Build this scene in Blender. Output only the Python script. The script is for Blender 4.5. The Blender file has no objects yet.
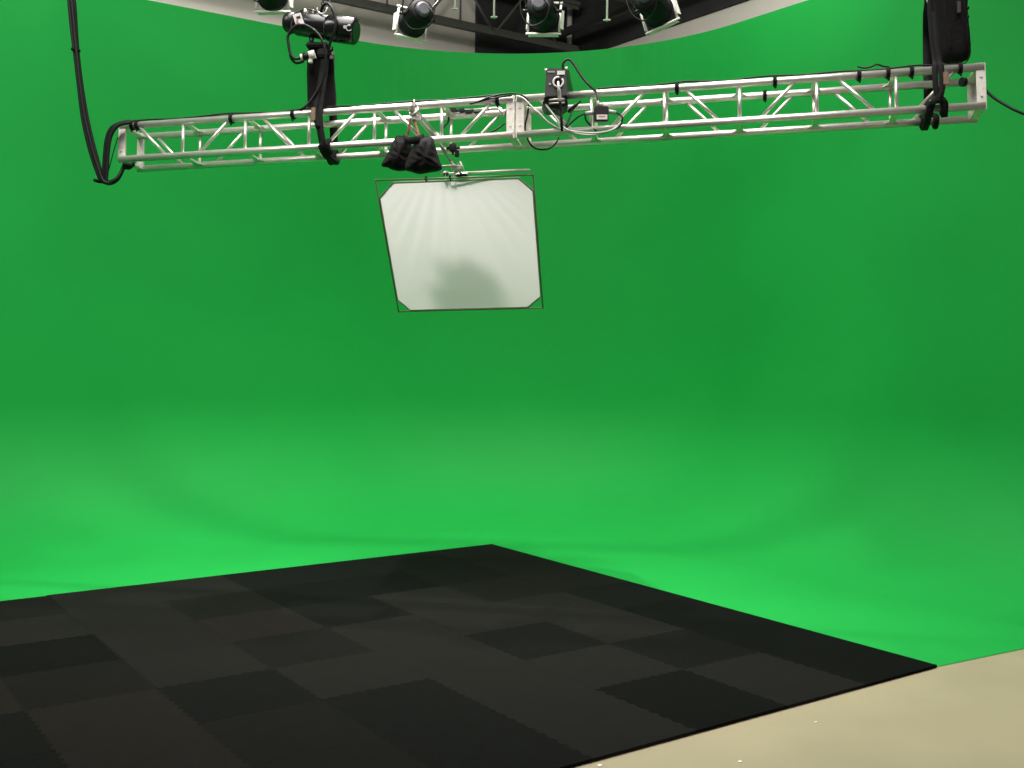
import bpy, bmesh, math, random
from mathutils import Vector, Matrix
random.seed(7)
SC = bpy.context.scene
COL = SC.collection
V = Vector
PI = math.pi

# ------------------------------------------------------------------ camera
CF = V((0.5777695, 0.8155976, -0.0313525)); CR = V((0.8161455, -0.5777483, 0.0106490)); CU = V((0.0094285, 0.0317409, 0.9994517))
CP = V((-5.3098915, -7.8141187, 1.7226706)); FPX = 1078.0566
cam_d = bpy.data.cameras.new('camera'); cam = bpy.data.objects.new('camera', cam_d); COL.objects.link(cam)
cam_d.sensor_width = 36.0; cam_d.lens = FPX / 1024 * 36
cam.matrix_world = Matrix(((CR.x, CU.x, -CF.x, CP.x), (CR.y, CU.y, -CF.y, CP.y), (CR.z, CU.z, -CF.z, CP.z), (0, 0, 0, 1)))
SC.camera = cam

def at(px, py, Z):
    """world point seen at photo pixel (px,py) at distance Z along the view axis"""
    return CP + (CF + CR * ((px - 512) / FPX) - CU * ((py - 384) / FPX)) * Z

# ------------------------------------------------------------------ world and exposure
w = bpy.data.worlds.new('world'); SC.world = w; w.use_nodes = True
w.node_tree.nodes['Background'].inputs[0].default_value = (0.9, 0.92, 1.0, 1)
w.node_tree.nodes['Background'].inputs[1].default_value = 0.16
SC.view_settings.view_transform = 'Standard'; SC.view_settings.look = 'None'
SC.view_settings.exposure = -0.88; SC.view_settings.gamma = 1.0; SC.view_settings.use_curve_mapping = False

# ------------------------------------------------------------------ lights
def area(name, loc, target, sx, sy, power, col=(1, 0.96, 0.9), spread=180):
    d = bpy.data.lights.new(name, 'AREA'); d.shape = 'RECTANGLE'; d.size = sx; d.size_y = sy; d.energy = power; d.color = col
    d.spread = math.radians(spread)
    o = bpy.data.objects.new(name, d); COL.objects.link(o); o.location = loc
    o.rotation_euler = (V(target) - V(loc)).to_track_quat('-Z', 'Y').to_euler(); return o
def spot(name, loc, target, power, angle, blend=0.6, radius=0.08, col=(1, 0.96, 0.9)):
    d = bpy.data.lights.new(name, 'SPOT'); d.energy = power; d.spot_size = math.radians(angle); d.spot_blend = blend
    d.shadow_soft_size = radius; d.color = col
    o = bpy.data.objects.new(name, d); COL.objects.link(o); o.location = loc
    o.rotation_euler = (V(target) - V(loc)).to_track_quat('-Z', 'Y').to_euler(); return o

area('softbox_center', (-1.7, -1.9, 6.15), (-1.3, -1.5, 0), 3.2, 3.2, 265, spread=110)
area('softbox_left', (-5.4, -1.2, 6.0), (-5.2, -0.6, 0), 3.0, 2.0, 215, spread=115)
area('softbox_right', (-0.2, -4.4, 6.0), (0.1, -4.0, 0), 2.0, 2.6, 135, spread=110)
area('softbox_front', (-3.8, -5.6, 5.8), (-2.6, -4.4, 0.0), 3.0, 2.0, 125)
area('washer_left', (-4.9, -0.4, 5.9), (-4.2, 2.3, 4.2), 2.8, 0.5, 150)
area('fill_corner', (-1.0, -0.8, 6.0), (1.5, 1.5, 3.7), 0.8, 0.5, 84)  # added unseen fill, lifts the dark upper corner of the screen
area('washer_right', (0.8, -2.4, 5.95), (2.5, -2.6, 3.9), 0.5, 2.0, 54)
spot('top_key', (-1.16, 0.015, 6.25), (-0.75, -0.50, 0.0), 1150, 76, 0.9, 0.06)
area('fill_rear', (-3.0, 0.9, 6.2), (-2.4, 3.1, 5.0), 2.6, 0.3, 42, spread=150)  # unseen fill added to brighten the beige rear wall
area('fill_right', (1.5, -1.4, 6.2), (3.3, -0.4, 5.0), 0.3, 1.6, 34, spread=150)  # same added fill for the beige right wall, no fixture modelled

# ------------------------------------------------------------------ materials
def mat(name, col, rough=0.6, metal=0.0, noise=0.0, nscale=8.0, bump=0.0, bscale=60.0, spec=0.5, sheen=0.0):
    m = bpy.data.materials.new(name); m.use_nodes = True
    nt = m.node_tree; b = nt.nodes['Principled BSDF']
    b.inputs['Roughness'].default_value = rough; b.inputs['Metallic'].default_value = metal
    b.inputs['Specular IOR Level'].default_value = spec
    if sheen: b.inputs['Sheen Weight'].default_value = sheen
    tc = nt.nodes.new('ShaderNodeTexCoord')
    if noise:
        n = nt.nodes.new('ShaderNodeTexNoise'); n.inputs['Scale'].default_value = nscale; n.inputs['Detail'].default_value = 5
        r = nt.nodes.new('ShaderNodeValToRGB')
        r.color_ramp.elements[0].position = 0.3; r.color_ramp.elements[1].position = 0.7
        r.color_ramp.elements[0].color = (*[c * (1 - noise) for c in col], 1)
        r.color_ramp.elements[1].color = (*[min(1, c * (1 + noise)) for c in col], 1)
        nt.links.new(tc.outputs['Object'], n.inputs['Vector']); nt.links.new(n.outputs['Fac'], r.inputs['Fac'])
        nt.links.new(r.outputs['Color'], b.inputs['Base Color'])
    else:
        b.inputs['Base Color'].default_value = (*col, 1)
    if bump:
        n2 = nt.nodes.new('ShaderNodeTexNoise'); n2.inputs['Scale'].default_value = bscale; n2.inputs['Detail'].default_value = 4
        bp = nt.nodes.new('ShaderNodeBump'); bp.inputs['Strength'].default_value = bump; bp.inputs['Distance'].default_value = 0.01
        nt.links.new(tc.outputs['Object'], n2.inputs['Vector']); nt.links.new(n2.outputs['Fac'], bp.inputs['Height'])
        nt.links.new(bp.outputs['Normal'], b.inputs['Normal'])
    return m

M = {}
M['green'] = mat('chroma_green_paint', (0.016, 0.40, 0.068), 0.6, noise=0.03, nscale=1.3, bump=0.05, bscale=90, spec=0.15)
M['concrete'] = mat('sealed_concrete', (0.42, 0.365, 0.245), 0.5, noise=0.07, nscale=1.6, bump=0.05, bscale=30, spec=0.4)
M['beige'] = mat('beige_wall_paint', (0.82, 0.76, 0.69), 0.8, noise=0.04, nscale=2)
M['wall_shade'] = mat('painted_wall_shade', (0.035, 0.035, 0.037), 0.9, noise=0.25, nscale=3, bump=0.2)  # shade put into colour, for the unlit upper wall and corner
M['grey_steel'] = mat('grey_green_joist_paint', (0.12, 0.125, 0.11), 0.6, noise=0.1)
M['dark_steel'] = mat('dark_joist_paint', (0.045, 0.045, 0.047), 0.6, noise=0.1)
M['ceiling'] = mat('dark_ceiling_deck', (0.03, 0.03, 0.032), 0.9, noise=0.2)
M['alu'] = mat('brushed_aluminium', (0.84, 0.80, 0.75), 0.36, 0.75, noise=0.05, nscale=20, bump=0.03, bscale=200)
M['alu_plate'] = mat('scuffed_aluminium_plate', (0.74, 0.70, 0.65), 0.5, 0.4, noise=0.12, nscale=25)
M['black_rubber'] = mat('black_rubber', (0.004, 0.004, 0.0045), 0.5, noise=0.1, spec=0.3)
M['black_cloth'] = mat('black_nylon_cloth', (0.0065, 0.006, 0.0065), 0.85, noise=0.25, nscale=12, bump=0.5, bscale=45, spec=0.2)
M['black_webbing'] = mat('black_webbing', (0.008, 0.0075, 0.0075), 0.85, noise=0.2, nscale=40, bump=0.4, bscale=200, spec=0.2)
M['black_metal'] = mat('black_powdercoat', (0.006, 0.0055, 0.0065), 0.35, 0.0, noise=0.1)
M['black_gloss'] = mat('black_enamel', (0.008, 0.0075, 0.009), 0.22, 0.0)
M['white_metal'] = mat('white_painted_metal', (0.80, 0.77, 0.70), 0.5)
M['label'] = mat('paper_label', (0.72, 0.68, 0.66), 0.6, noise=0.15, nscale=60)
M['label_red'] = mat('red_print', (0.45, 0.20, 0.20), 0.6)
M['black_print'] = mat('black_print', (0.01, 0.01, 0.01), 0.6)
M['steel'] = mat('zinc_steel', (0.62, 0.6, 0.56), 0.35, 0.8)
M['grey_plastic'] = mat('grey_plastic', (0.38, 0.37, 0.37), 0.5)
M['white_cable'] = mat('pale_grey_cable', (0.50, 0.49, 0.46), 0.5)
M['leather'] = mat('tan_tag_leather', (0.19, 0.12, 0.075), 0.7, noise=0.2, nscale=40)
M['orange'] = mat('orange_strap', (0.16, 0.05, 0.02), 0.7)
M['frame_steel'] = mat('frame_tube_steel', (0.24, 0.22, 0.15), 0.4, 0.5)
M['edge_tape'] = mat('grey_hem_tape', (0.50, 0.47, 0.40), 0.7)
M['dark_grey'] = mat('dark_grey_casting', (0.07, 0.07, 0.085), 0.5, noise=0.3, nscale=30)
M['black_matte'] = mat('black_matte_housing', (0.006, 0.006, 0.008), 0.7, noise=0.2, spec=0.25)
M['patch'] = mat('grey_patch_cloth', (0.05, 0.05, 0.05), 0.8)
M['chip'] = mat('white_paint_flake', (0.9, 0.88, 0.82), 0.6)
M['lens'] = mat('dark_glass_lens', (0.02, 0.02, 0.03), 0.05, 0.0)

def silk_material():
    m = bpy.data.materials.new('white_diffusion_silk'); m.use_nodes = True; nt = m.node_tree
    nt.nodes.clear(); out = nt.nodes.new('ShaderNodeOutputMaterial')
    d = nt.nodes.new('ShaderNodeBsdfDiffuse'); d.inputs['Color'].default_value = (0.76, 0.715, 0.73, 1)
    t = nt.nodes.new('ShaderNodeBsdfTranslucent'); t.inputs['Color'].default_value = (0.76, 0.715, 0.73, 1)
    x = nt.nodes.new('ShaderNodeMixShader'); x.inputs[0].default_value = 0.55
    tr = nt.nodes.new('ShaderNodeBsdfTransparent')
    y = nt.nodes.new('ShaderNodeMixShader'); y.inputs[0].default_value = 0.06
    nt.links.new(d.outputs[0], x.inputs[1]); nt.links.new(t.outputs[0], x.inputs[2])
    nt.links.new(x.outputs[0], y.inputs[1]); nt.links.new(tr.outputs[0], y.inputs[2]); nt.links.new(y.outputs[0], out.inputs[0])
    return m
M['silk'] = silk_material()

def tile_mat(name, v, tint=(1, 1, 1)):
    m = bpy.data.materials.new(name); m.use_nodes = True; nt = m.node_tree; b = nt.nodes['Principled BSDF']
    b.inputs['Roughness'].default_value = 0.92; b.inputs['Specular IOR Level'].default_value = 0.05
    tc = nt.nodes.new('ShaderNodeTexCoord'); n = nt.nodes.new('ShaderNodeTexNoise'); n.inputs['Scale'].default_value = 220; n.inputs['Detail'].default_value = 3
    n2 = nt.nodes.new('ShaderNodeTexNoise'); n2.inputs['Scale'].default_value = 9
    r = nt.nodes.new('ShaderNodeValToRGB')
    r.color_ramp.elements[0].position = 0.25; r.color_ramp.elements[1].position = 0.75
    r.color_ramp.elements[0].color = (*[v * 0.62 * k for k in tint], 1); r.color_ramp.elements[1].color = (*[v * 1.38 * k for k in tint], 1)
    mx = nt.nodes.new('ShaderNodeMath'); mx.operation = 'MULTIPLY_ADD'; mx.inputs[1].default_value = 0.16; 
    nt.links.new(tc.outputs['Object'], n.inputs['Vector']); nt.links.new(tc.outputs['Object'], n2.inputs['Vector'])
    nt.links.new(n2.outputs['Fac'], mx.inputs[0])
    m2 = nt.nodes.new('ShaderNodeMath'); m2.operation = 'MULTIPLY'; m2.inputs[1].default_value = 0.65
    nt.links.new(n.outputs['Fac'], m2.inputs[0]); nt.links.new(m2.outputs[0], mx.inputs[2])
    nt.links.new(mx.outputs[0], r.inputs['Fac']); nt.links.new(r.outputs['Color'], b.inputs['Base Color'])
    bp = nt.nodes.new('ShaderNodeBump'); bp.inputs['Strength'].default_value = 0.5; bp.inputs['Distance'].default_value = 0.003
    nt.links.new(n.outputs['Fac'], bp.inputs['Height']); nt.links.new(bp.outputs['Normal'], b.inputs['Normal'])
    return m
TM = {0: tile_mat('carpet_darkest', 0.0060), 1: tile_mat('carpet_dark', 0.0080), 2: tile_mat('carpet_charcoal', 0.0098, (1.06, 0.99, 0.95)),
      3: tile_mat('carpet_grey_charcoal', 0.0136, (1.06, 0.99, 0.95)), 4: tile_mat('carpet_brown_charcoal', 0.0136, (1.15, 0.96, 0.9))}

# ------------------------------------------------------------------ mesh builder
def perp(d):
    a = V((0, 0, 1)) if abs(d.z) < 0.9 else V((1, 0, 0))
    x = d.cross(a).normalized(); return x, d.cross(x).normalized()
class MB:
    def __init__(s): s.bm = bmesh.new()
    def box(s, c, sx, sy, sz, ax=None, bev=0.0, taper=None):
        """box centred at c with half axes ax=(X,Y,Z unit vectors); taper=(tx,ty) scales the +Z face"""
        X, Y, Z = ax if ax else (V((1, 0, 0)), V((0, 1, 0)), V((0, 0, 1)))
        c = V(c); vs = []; tx, ty = taper if taper else (1, 1)
        for k in (-1, 1):
            for j in (-1, 1):
                for i in (-1, 1):
                    fx, fy = (tx, ty) if k == 1 else (1, 1)
                    vs.append(s.bm.verts.new(c + X * (i * sx / 2 * fx) + Y * (j * sy / 2 * fy) + Z * (k * sz / 2)))
        fs = [s.bm.faces.new([vs[a] for a in q]) for q in ((0, 2, 3, 1), (4, 5, 7, 6), (0, 1, 5, 4), (2, 6, 7, 3), (0, 4, 6, 2), (1, 3, 7, 5))]
        if bev:
            es = list({e for f in fs for e in f.edges}); bmesh.ops.bevel(s.bm, geom=es, offset=bev, segments=2, affect='EDGES')
        return s
    def rings(s, rings, closed=True, cap=True):
        rv = [[s.bm.verts.new(p) for p in r] for r in rings]; n = len(rv[0])
        for a, b in zip(rv, rv[1:]):
            for i in range(n if closed else n - 1):
                j = (i + 1) % n
                f = s.bm.faces.new((a[i], a[j], b[j], b[i])); f.smooth = True
        if cap and closed: s.bm.faces.new(rv[0][::-1]); s.bm.faces.new(rv[-1])
        return s
    def tube(s, pts, r, n=10, cap=True):
        pts = [V(p) for p in pts]; rs = r if isinstance(r, (list, tuple)) else [r] * len(pts)
        d = (pts[1] - pts[0]).normalized(); x, y = perp(d); R = []
        for k, p in enumerate(pts):
            t = (pts[min(k + 1, len(pts) - 1)] - pts[max(k - 1, 0)])
            t = t.normalized() if t.length > 1e-9 else d
            x = (x - t * x.dot(t)).normalized(); y = t.cross(x)
            R.append([p + (x * math.cos(2 * PI * i / n) + y * math.sin(2 * PI * i / n)) * rs[k] for i in range(n)])
        return s.rings(R, True, cap)
    def cyl(s, a, b, r, n=16, r2=None): return s.tube([a, b], [r, r if r2 is None else r2], n)
    def strap(s, pts, wd, th, wdir):
        """flat ribbon with thickness; wdir = width direction"""
        pts = [V(p) for p in pts]; R = []
        for k, p in enumerate(pts):
            t = (pts[min(k + 1, len(pts) - 1)] - pts[max(k - 1, 0)]).normalized()
            wv = (V(wdir) - t * V(wdir).dot(t)).normalized(); nv = t.cross(wv)
            ww = wd[k] if isinstance(wd, (list, tuple)) else wd
            R.append([p + wv * (ww / 2 * a) + nv * (th / 2 * b) for a, b in ((-1, -1), (1, -1), (1, 1), (-1, 1))])
        return s.rings(R)
    def prism(s, poly, ex):
        a = [s.bm.verts.new(V(p)) for p in poly]; b = [s.bm.verts.new(V(p) + V(ex)) for p in poly]; n = len(a)
        s.bm.faces.new(a[::-1]); s.bm.faces.new(b)
        for i in range(n): s.bm.faces.new((a[i], a[(i + 1) % n], b[(i + 1) % n], b[i]))
        return s
    def blob(s, c, X, Y, Z, e=0.7, nu=24, nv=14, fn=None):
        """superellipsoid with half-extents X,Y,Z (vectors); fn(u,v,p)->p deforms"""
        def sp(t): return math.copysign(abs(t) ** e, t)
        R = []
        for j in range(nv + 1):
            v = -PI / 2 + PI * (j + 0.001) / (nv + 0.002); ring = []
            for i in range(nu):
                u = 2 * PI * i / nu
                a, b, cc = sp(math.cos(v)) * sp(math.cos(u)), sp(math.cos(v)) * sp(math.sin(u)), sp(math.sin(v))
                if fn: a, b, cc = fn(a, b, cc)
                ring.append(V(c) + X * a + Y * b + Z * cc)
            R.append(ring)
        return s.rings(R)
    def torus(s, c, ax, R, r, n=28, m=8, a0=0.0, a1=2 * PI):
        x, y = perp(V(ax).normalized()); full = abs(a1 - a0 - 2 * PI) < 1e-6
        pts = [V(c) + (x * math.cos(a0 + (a1 - a0) * i / n) + y * math.sin(a0 + (a1 - a0) * i / n)) * R for i in range(n + 1)]
        return s.tube(pts, r, m, cap=not full)
    def build(s, name, m, parent=None, label=None):
        bmesh.ops.recalc_face_normals(s.bm, faces=s.bm.faces)
        if parent:
            off = V(parent.get('_o', (0, 0, 0))); bmesh.ops.translate(s.bm, verts=s.bm.verts, vec=-off)
        me = bpy.data.meshes.new(name); s.bm.to_mesh(me); s.bm.free(); me.materials.append(m)
        o = bpy.data.objects.new(name, me); COL.objects.link(o)
        if parent:
            o.parent = parent; o['_o'] = tuple(off)
        if label: o['label'] = label
        return o

def tag(o, label, cat, group=None, kind=None):
    o['label'] = label; o['category'] = cat
    if group: o['group'] = group
    if kind: o['kind'] = kind
    return o
def thing(name, loc, label, cat, group=None):
    o = bpy.data.objects.new(name, None); COL.objects.link(o); o.empty_display_size = 0.1
    o.location = loc; o['_o'] = tuple(loc); return tag(o, label, cat, group)
def struct(name, mb, m, label=None):
    o = mb.build(name, m); o['kind'] = 'structure'
    if label: o['label'] = label
    return o
def smooth(pts, n=8):
    """Catmull-Rom through points"""
    P = [V(p) for p in pts]; P = [P[0] * 2 - P[1]] + P + [P[-1] * 2 - P[-2]]; out = []
    for k in range(1, len(P) - 2):
        a, b, c, d = P[k - 1:k + 3]
        for i in range(n):
            t = i / n
            out.append(0.5 * ((2 * b) + (c - a) * t + (2 * a - 5 * b + 4 * c - d) * t * t + (3 * b - a - 3 * c + d) * t ** 3))
    out.append(P[-2]); return out
def copy_tree(o, parent=None):
    c = o.copy(); COL.objects.link(c); c.parent = parent
    for ch in list(o.children): copy_tree(ch, c)
    return c

# ------------------------------------------------------------------ setting: cyclorama, floor, building shell
XW, YW, H, RP, RC = 2.5, 2.3, 4.9, 2.8, 1.25
XL = -8.5
def plan():
    """points along the wall foot with inward normals"""
    P = [((XL + (XW - RP - XL) * i / 8), YW, 0, -1) for i in range(8)]
    cx, cy = XW - RP, YW - RP
    for i in range(33):
        a = PI / 2 - PI / 2 * i / 32
        P.append((cx + RP * math.cos(a), cy + RP * math.sin(a), -math.cos(a), -math.sin(a)))
    yend = -4.47
    P += [(XW, cy + (yend - cy) * i / 6, -1, 0) for i in range(1, 7)]
    return P
PL = plan()
mb = MB(); R = []
TH = 0.12
for x, y, nx, ny in PL:
    prof = []
    for k in range(17):
        a = PI / 2 * k / 16; prof.append((RC - RC * math.sin(a), RC - RC * math.cos(a)))
    prof += [(0, RC + (H - RC) * k / 4) for k in range(1, 5)]
    prof += [(-TH, H), (-TH, 0.0)]
    R.append([V((x + nx * d, y + ny * d, z)) for d, z in prof])
rv = [[mb.bm.verts.new(p) for p in r] for r in R]
n = len(rv[0])
for a, b in zip(rv, rv[1:]):
    for i in range(n - 1):
        f = mb.bm.faces.new((a[i], a[i + 1], b[i + 1], b[i])); f.smooth = i < 19
mb.bm.faces.new(rv[0]); mb.bm.faces.new(rv[-1][::-1])
cyc = struct('wall_back', mb, M['green'], 'green screen cyclorama wall with coved foot and rounded corner')
cyc.data.materials.append(M['beige'])

mb = MB()
front = [(XW, -4.47), (-1.0, -4.27), (-4, -4.22), (XL, -4.22)]
poly = [V((x + nx * RC, y + ny * RC, 0)) for x, y, nx, ny in PL]
poly += [V((x - (RC if k == 0 else 0), y, 0)) for k, (x, y) in enumerate(front)]
fl = [mb.bm.verts.new(p) for p in poly[:-1] if True] + [mb.bm.verts.new(poly[-1])]
# drop the duplicate vertex where the wall run ends
mb.bm.faces.new(fl)
bmesh.ops.remove_doubles(mb.bm, verts=mb.bm.verts, dist=1e-4)
struct('floor_painted', mb, M['green'], 'green painted studio floor running into the cyclorama')

mb = MB(); mb.box((-2.6, -3.2, -0.053), 12.4, 13.5, 0.1)
struct('floor', mb, M['concrete'], 'bare beige-grey sealed concrete floor')

BX, BY, CZ = 3.3, 3.1, 6.55
mb = MB(); mb.box((-2.7, BY + 0.1, CZ / 2), 12.2, 0.2, CZ + 0.2)
struct('wall_rear', mb, M['beige'], 'beige building wall rising above the green screen')
mb = MB(); mb.box((BX + 0.1, -3.3, CZ / 2), 0.2, 12.8, CZ + 0.2)
struct('wall_right', mb, M['beige'], 'beige building wall rising above the green screen on the right')
mb = MB(); mb.box((-2.6, -3.2, CZ + 0.1), 12.4, 13.2, 0.2)
struct('ceiling', mb, M['ceiling'], 'dark roof deck above the lighting grid')
# dark slabs added as shade on the upper right wall and in the corner
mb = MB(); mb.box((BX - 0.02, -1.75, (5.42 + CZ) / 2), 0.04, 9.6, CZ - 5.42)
struct('shade_slab_1', mb, M['wall_shade'], 'dark slab painting shade along the top of the right wall')
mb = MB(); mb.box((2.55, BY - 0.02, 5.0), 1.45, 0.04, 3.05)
struct('shade_slab_2', mb, M['wall_shade'], 'dark slab painting shade in the building corner')

def joist(name, a, b, z0, z1, step, m, label):
    a, b = V(a), V(b); d = (b - a).normalized(); L = (b - a).length
    t = thing(name, (a.x, a.y, z0), label, 'roof joist')
    sd = V((-d.y, d.x, 0))
    for z in (z0, z1):
        mb = MB(); c = (a + b) / 2
        mb.box((c.x, c.y, z), L, 0.07, 0.05, (d, sd, V((0, 0, 1)))); mb.box((c.x, c.y, z + (0.04 if z == z0 else -0.04)), L, 0.012, 0.06, (d, sd, V((0, 0, 1))))
        mb.build('chord', m, t)
    mb = MB(); n = int(L / step)
    for k in range(n):
        p = a + d * (k * step); q = a + d * ((k + 0.5) * step); r = a + d * ((k + 1) * step)
        mb.cyl((p.x, p.y, z0), (q.x, q.y, z1), 0.016, 6); mb.cyl((q.x, q.y, z1), (r.x, r.y, z0), 0.016, 6)
        mb.cyl((q.x, q.y, z1), (q.x, q.y, z0), 0.011, 6)
    mb.build('web', m, t); return t
joist('roof_joist', (-8.6, 2.72, 0), (3.1, 2.72, 0), 5.42, 6.0, 0.95, M['grey_steel'], 'grey open-web steel joist running over the left part of the green screen')
joist('roof_joist', (2.92, -5.5, 0), (2.92, 3.0, 0), 5.62, 6.2, 0.95, M['dark_steel'], 'dark open-web steel joist along the upper right wall')
joist('roof_joist', (-8.6, 1.4, 0), (2.8, 1.4, 0), 5.65, 6.25, 0.95, M['dark_steel'], 'dark open-web steel joist furthest forward behind the lamps')
t = tag(MB().cyl((BX - 0.12, BY - 0.1, 0.0), (BX - 0.12, BY - 0.1, CZ), 0.035, 12).build('conduit_pipe', M['white_metal']), 'thin pale pipe rising in the building corner behind the green screen', 'pipe')

# ------------------------------------------------------------------ floor mat of interlocking carpet tiles
T = 0.61; NI, NJ = 9, 7; MT = 0.014
tone = {(0, 0): 2, (0, 1): 2, (0, 2): 2, (0, 3): 1, (0, 4): 0, (0, 5): 0, (0, 6): 0,
        (1, 0): 1, (1, 1): 1, (1, 2): 2, (1, 3): 3, (1, 4): 3, (1, 5): 1, (1, 6): 3,
        (2, 0): 1, (2, 1): 0, (2, 2): 3, (2, 3): 3, (2, 4): 1, (2, 5): 3, (2, 6): 0,
        (3, 0): 1, (3, 1): 0, (3, 2): 1, (3, 3): 3, (3, 4): 3, (3, 5): 3, (3, 6): 3,
        (4, 0): 3, (4, 1): 2, (4, 2): 4, (4, 3): 2, (4, 4): 3, (4, 5): 1, (4, 6): 1,
        (5, 0): 3, (5, 1): 3, (5, 2): 3, (5, 3): 3, (5, 4): 1, (5, 5): 2, (5, 6): 2,
        (6, 0): 2, (6, 1): 3, (6, 2): 0, (6, 3): 2, (6, 4): 4, (6, 5): 4, (6, 6): 3,
        (7, 0): 3, (7, 1): 3, (7, 2): 1, (7, 3): 4, (7, 4): 1, (7, 5): 1, (7, 6): 3,
        (8, 0): 2, (8, 1): 3, (8, 2): 2, (8, 3): 3, (8, 4): 2, (8, 5): 3, (8, 6): 1}
tname = {0: 'near-black', 1: 'very dark charcoal', 2: 'dark charcoal', 3: 'lighter charcoal', 4: 'brownish charcoal'}
ords = ['first', 'second', 'third', 'fourth', 'fifth', 'sixth', 'seventh', 'eighth', 'ninth']
def edge(p, q, teeth):
    """points from p to q (q excluded) with interlocking fingers, symmetric so that neighbours mesh"""
    if not teeth: return [p]
    if (q - p).x + (q - p).y < 0:           # always generate in the same direction
        r = edge_fw(q, p); return [p] + r[::-1][:-1] if False else [p] + r[1:][::-1]
    return edge_fw(p, q)
def edge_fw(p, q):
    d = (q - p); L = d.length; d.normalize(); nrm = V((-d.y, d.x, 0)); N = 18; out = [p]
    for k in range(N):
        s = 1 if k % 2 else -1; a = (k + 0.08) / N * L; b = (k + 0.92) / N * L
        if k == 0: a = 0.02 * L
        if k == N - 1: b = 0.98 * L
        out += [p + d * a + nrm * (0.007 * s), p + d * b + nrm * (0.007 * s)]
    return out
for i in range(NI):
    for j in range(NJ):
        yb = -0.008 if i < 6 else -0.03
        x1, x0 = (-i * T if i else 0.02), -(i + 1) * T; y1, y0 = (-j * T if j else yb), (-(j + 1) * T if j < NJ - 1 else -4.372)
        A, B, C, D = V((x0, y0, 0)), V((x1, y0, 0)), V((x1, y1, 0)), V((x0, y1, 0))
        pts = edge(A, B, j < NJ - 1) + edge(B, C, i > 0) + edge(C, D, j > 0) + edge(D, A, True)
        c = (A + C) / 2; dz = 0.0005 + random.uniform(0, 0.0006)
        pts = [c + (p - c) * 0.9985 for p in pts]
        mb = MB(); mb.prism([V((p.x - c.x, p.y - c.y, 0.0)) for p in pts], (0, 0, MT))
        o = mb.build('carpet_tile', TM[tone[(i, j)]]); o.location = (c.x, c.y, dz)
        row = 'back row' if j == 0 else ('front row' if j == 6 else ords[j] + ' row from the back')
        colm = 'at the right-hand edge' if i == 0 else ords[i] + ' tile from the right-hand edge'
        tag(o, '%s mat tile, %s, %s' % (tname[tone[(i, j)]], row, colm), 'mat tile', 'interlocking carpet tiles of the floor mat')

# paint flakes on the concrete
def flake(px, py, s, label):
    d = CF + CR * ((px - 512) / FPX) - CU * ((py - 384) / FPX); p = CP - d * (CP.z / d.z)
    mb = MB(); pl = []
    for k in range(9):
        a = 2 * PI * k / 9; r = s * random.uniform(0.5, 1.1); pl.append(V((p.x + r * math.cos(a), p.y + 0.8 * r * math.sin(a), -0.0025)))
    mb.prism(pl, (0, 0, 0.003)); tag(mb.build('paint_flake', M['chip']), label, 'paint flake', 'paint flakes on the concrete')
flake(816, 722, 0.010, 'tiny white paint flake on concrete, furthest right of the flakes')
flake(740, 761.5, 0.014, 'small white paint flake on concrete at the bottom, beside no other')
flake(600, 765, 0.018, 'white paint flake by the front edge of the black mat')

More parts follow.
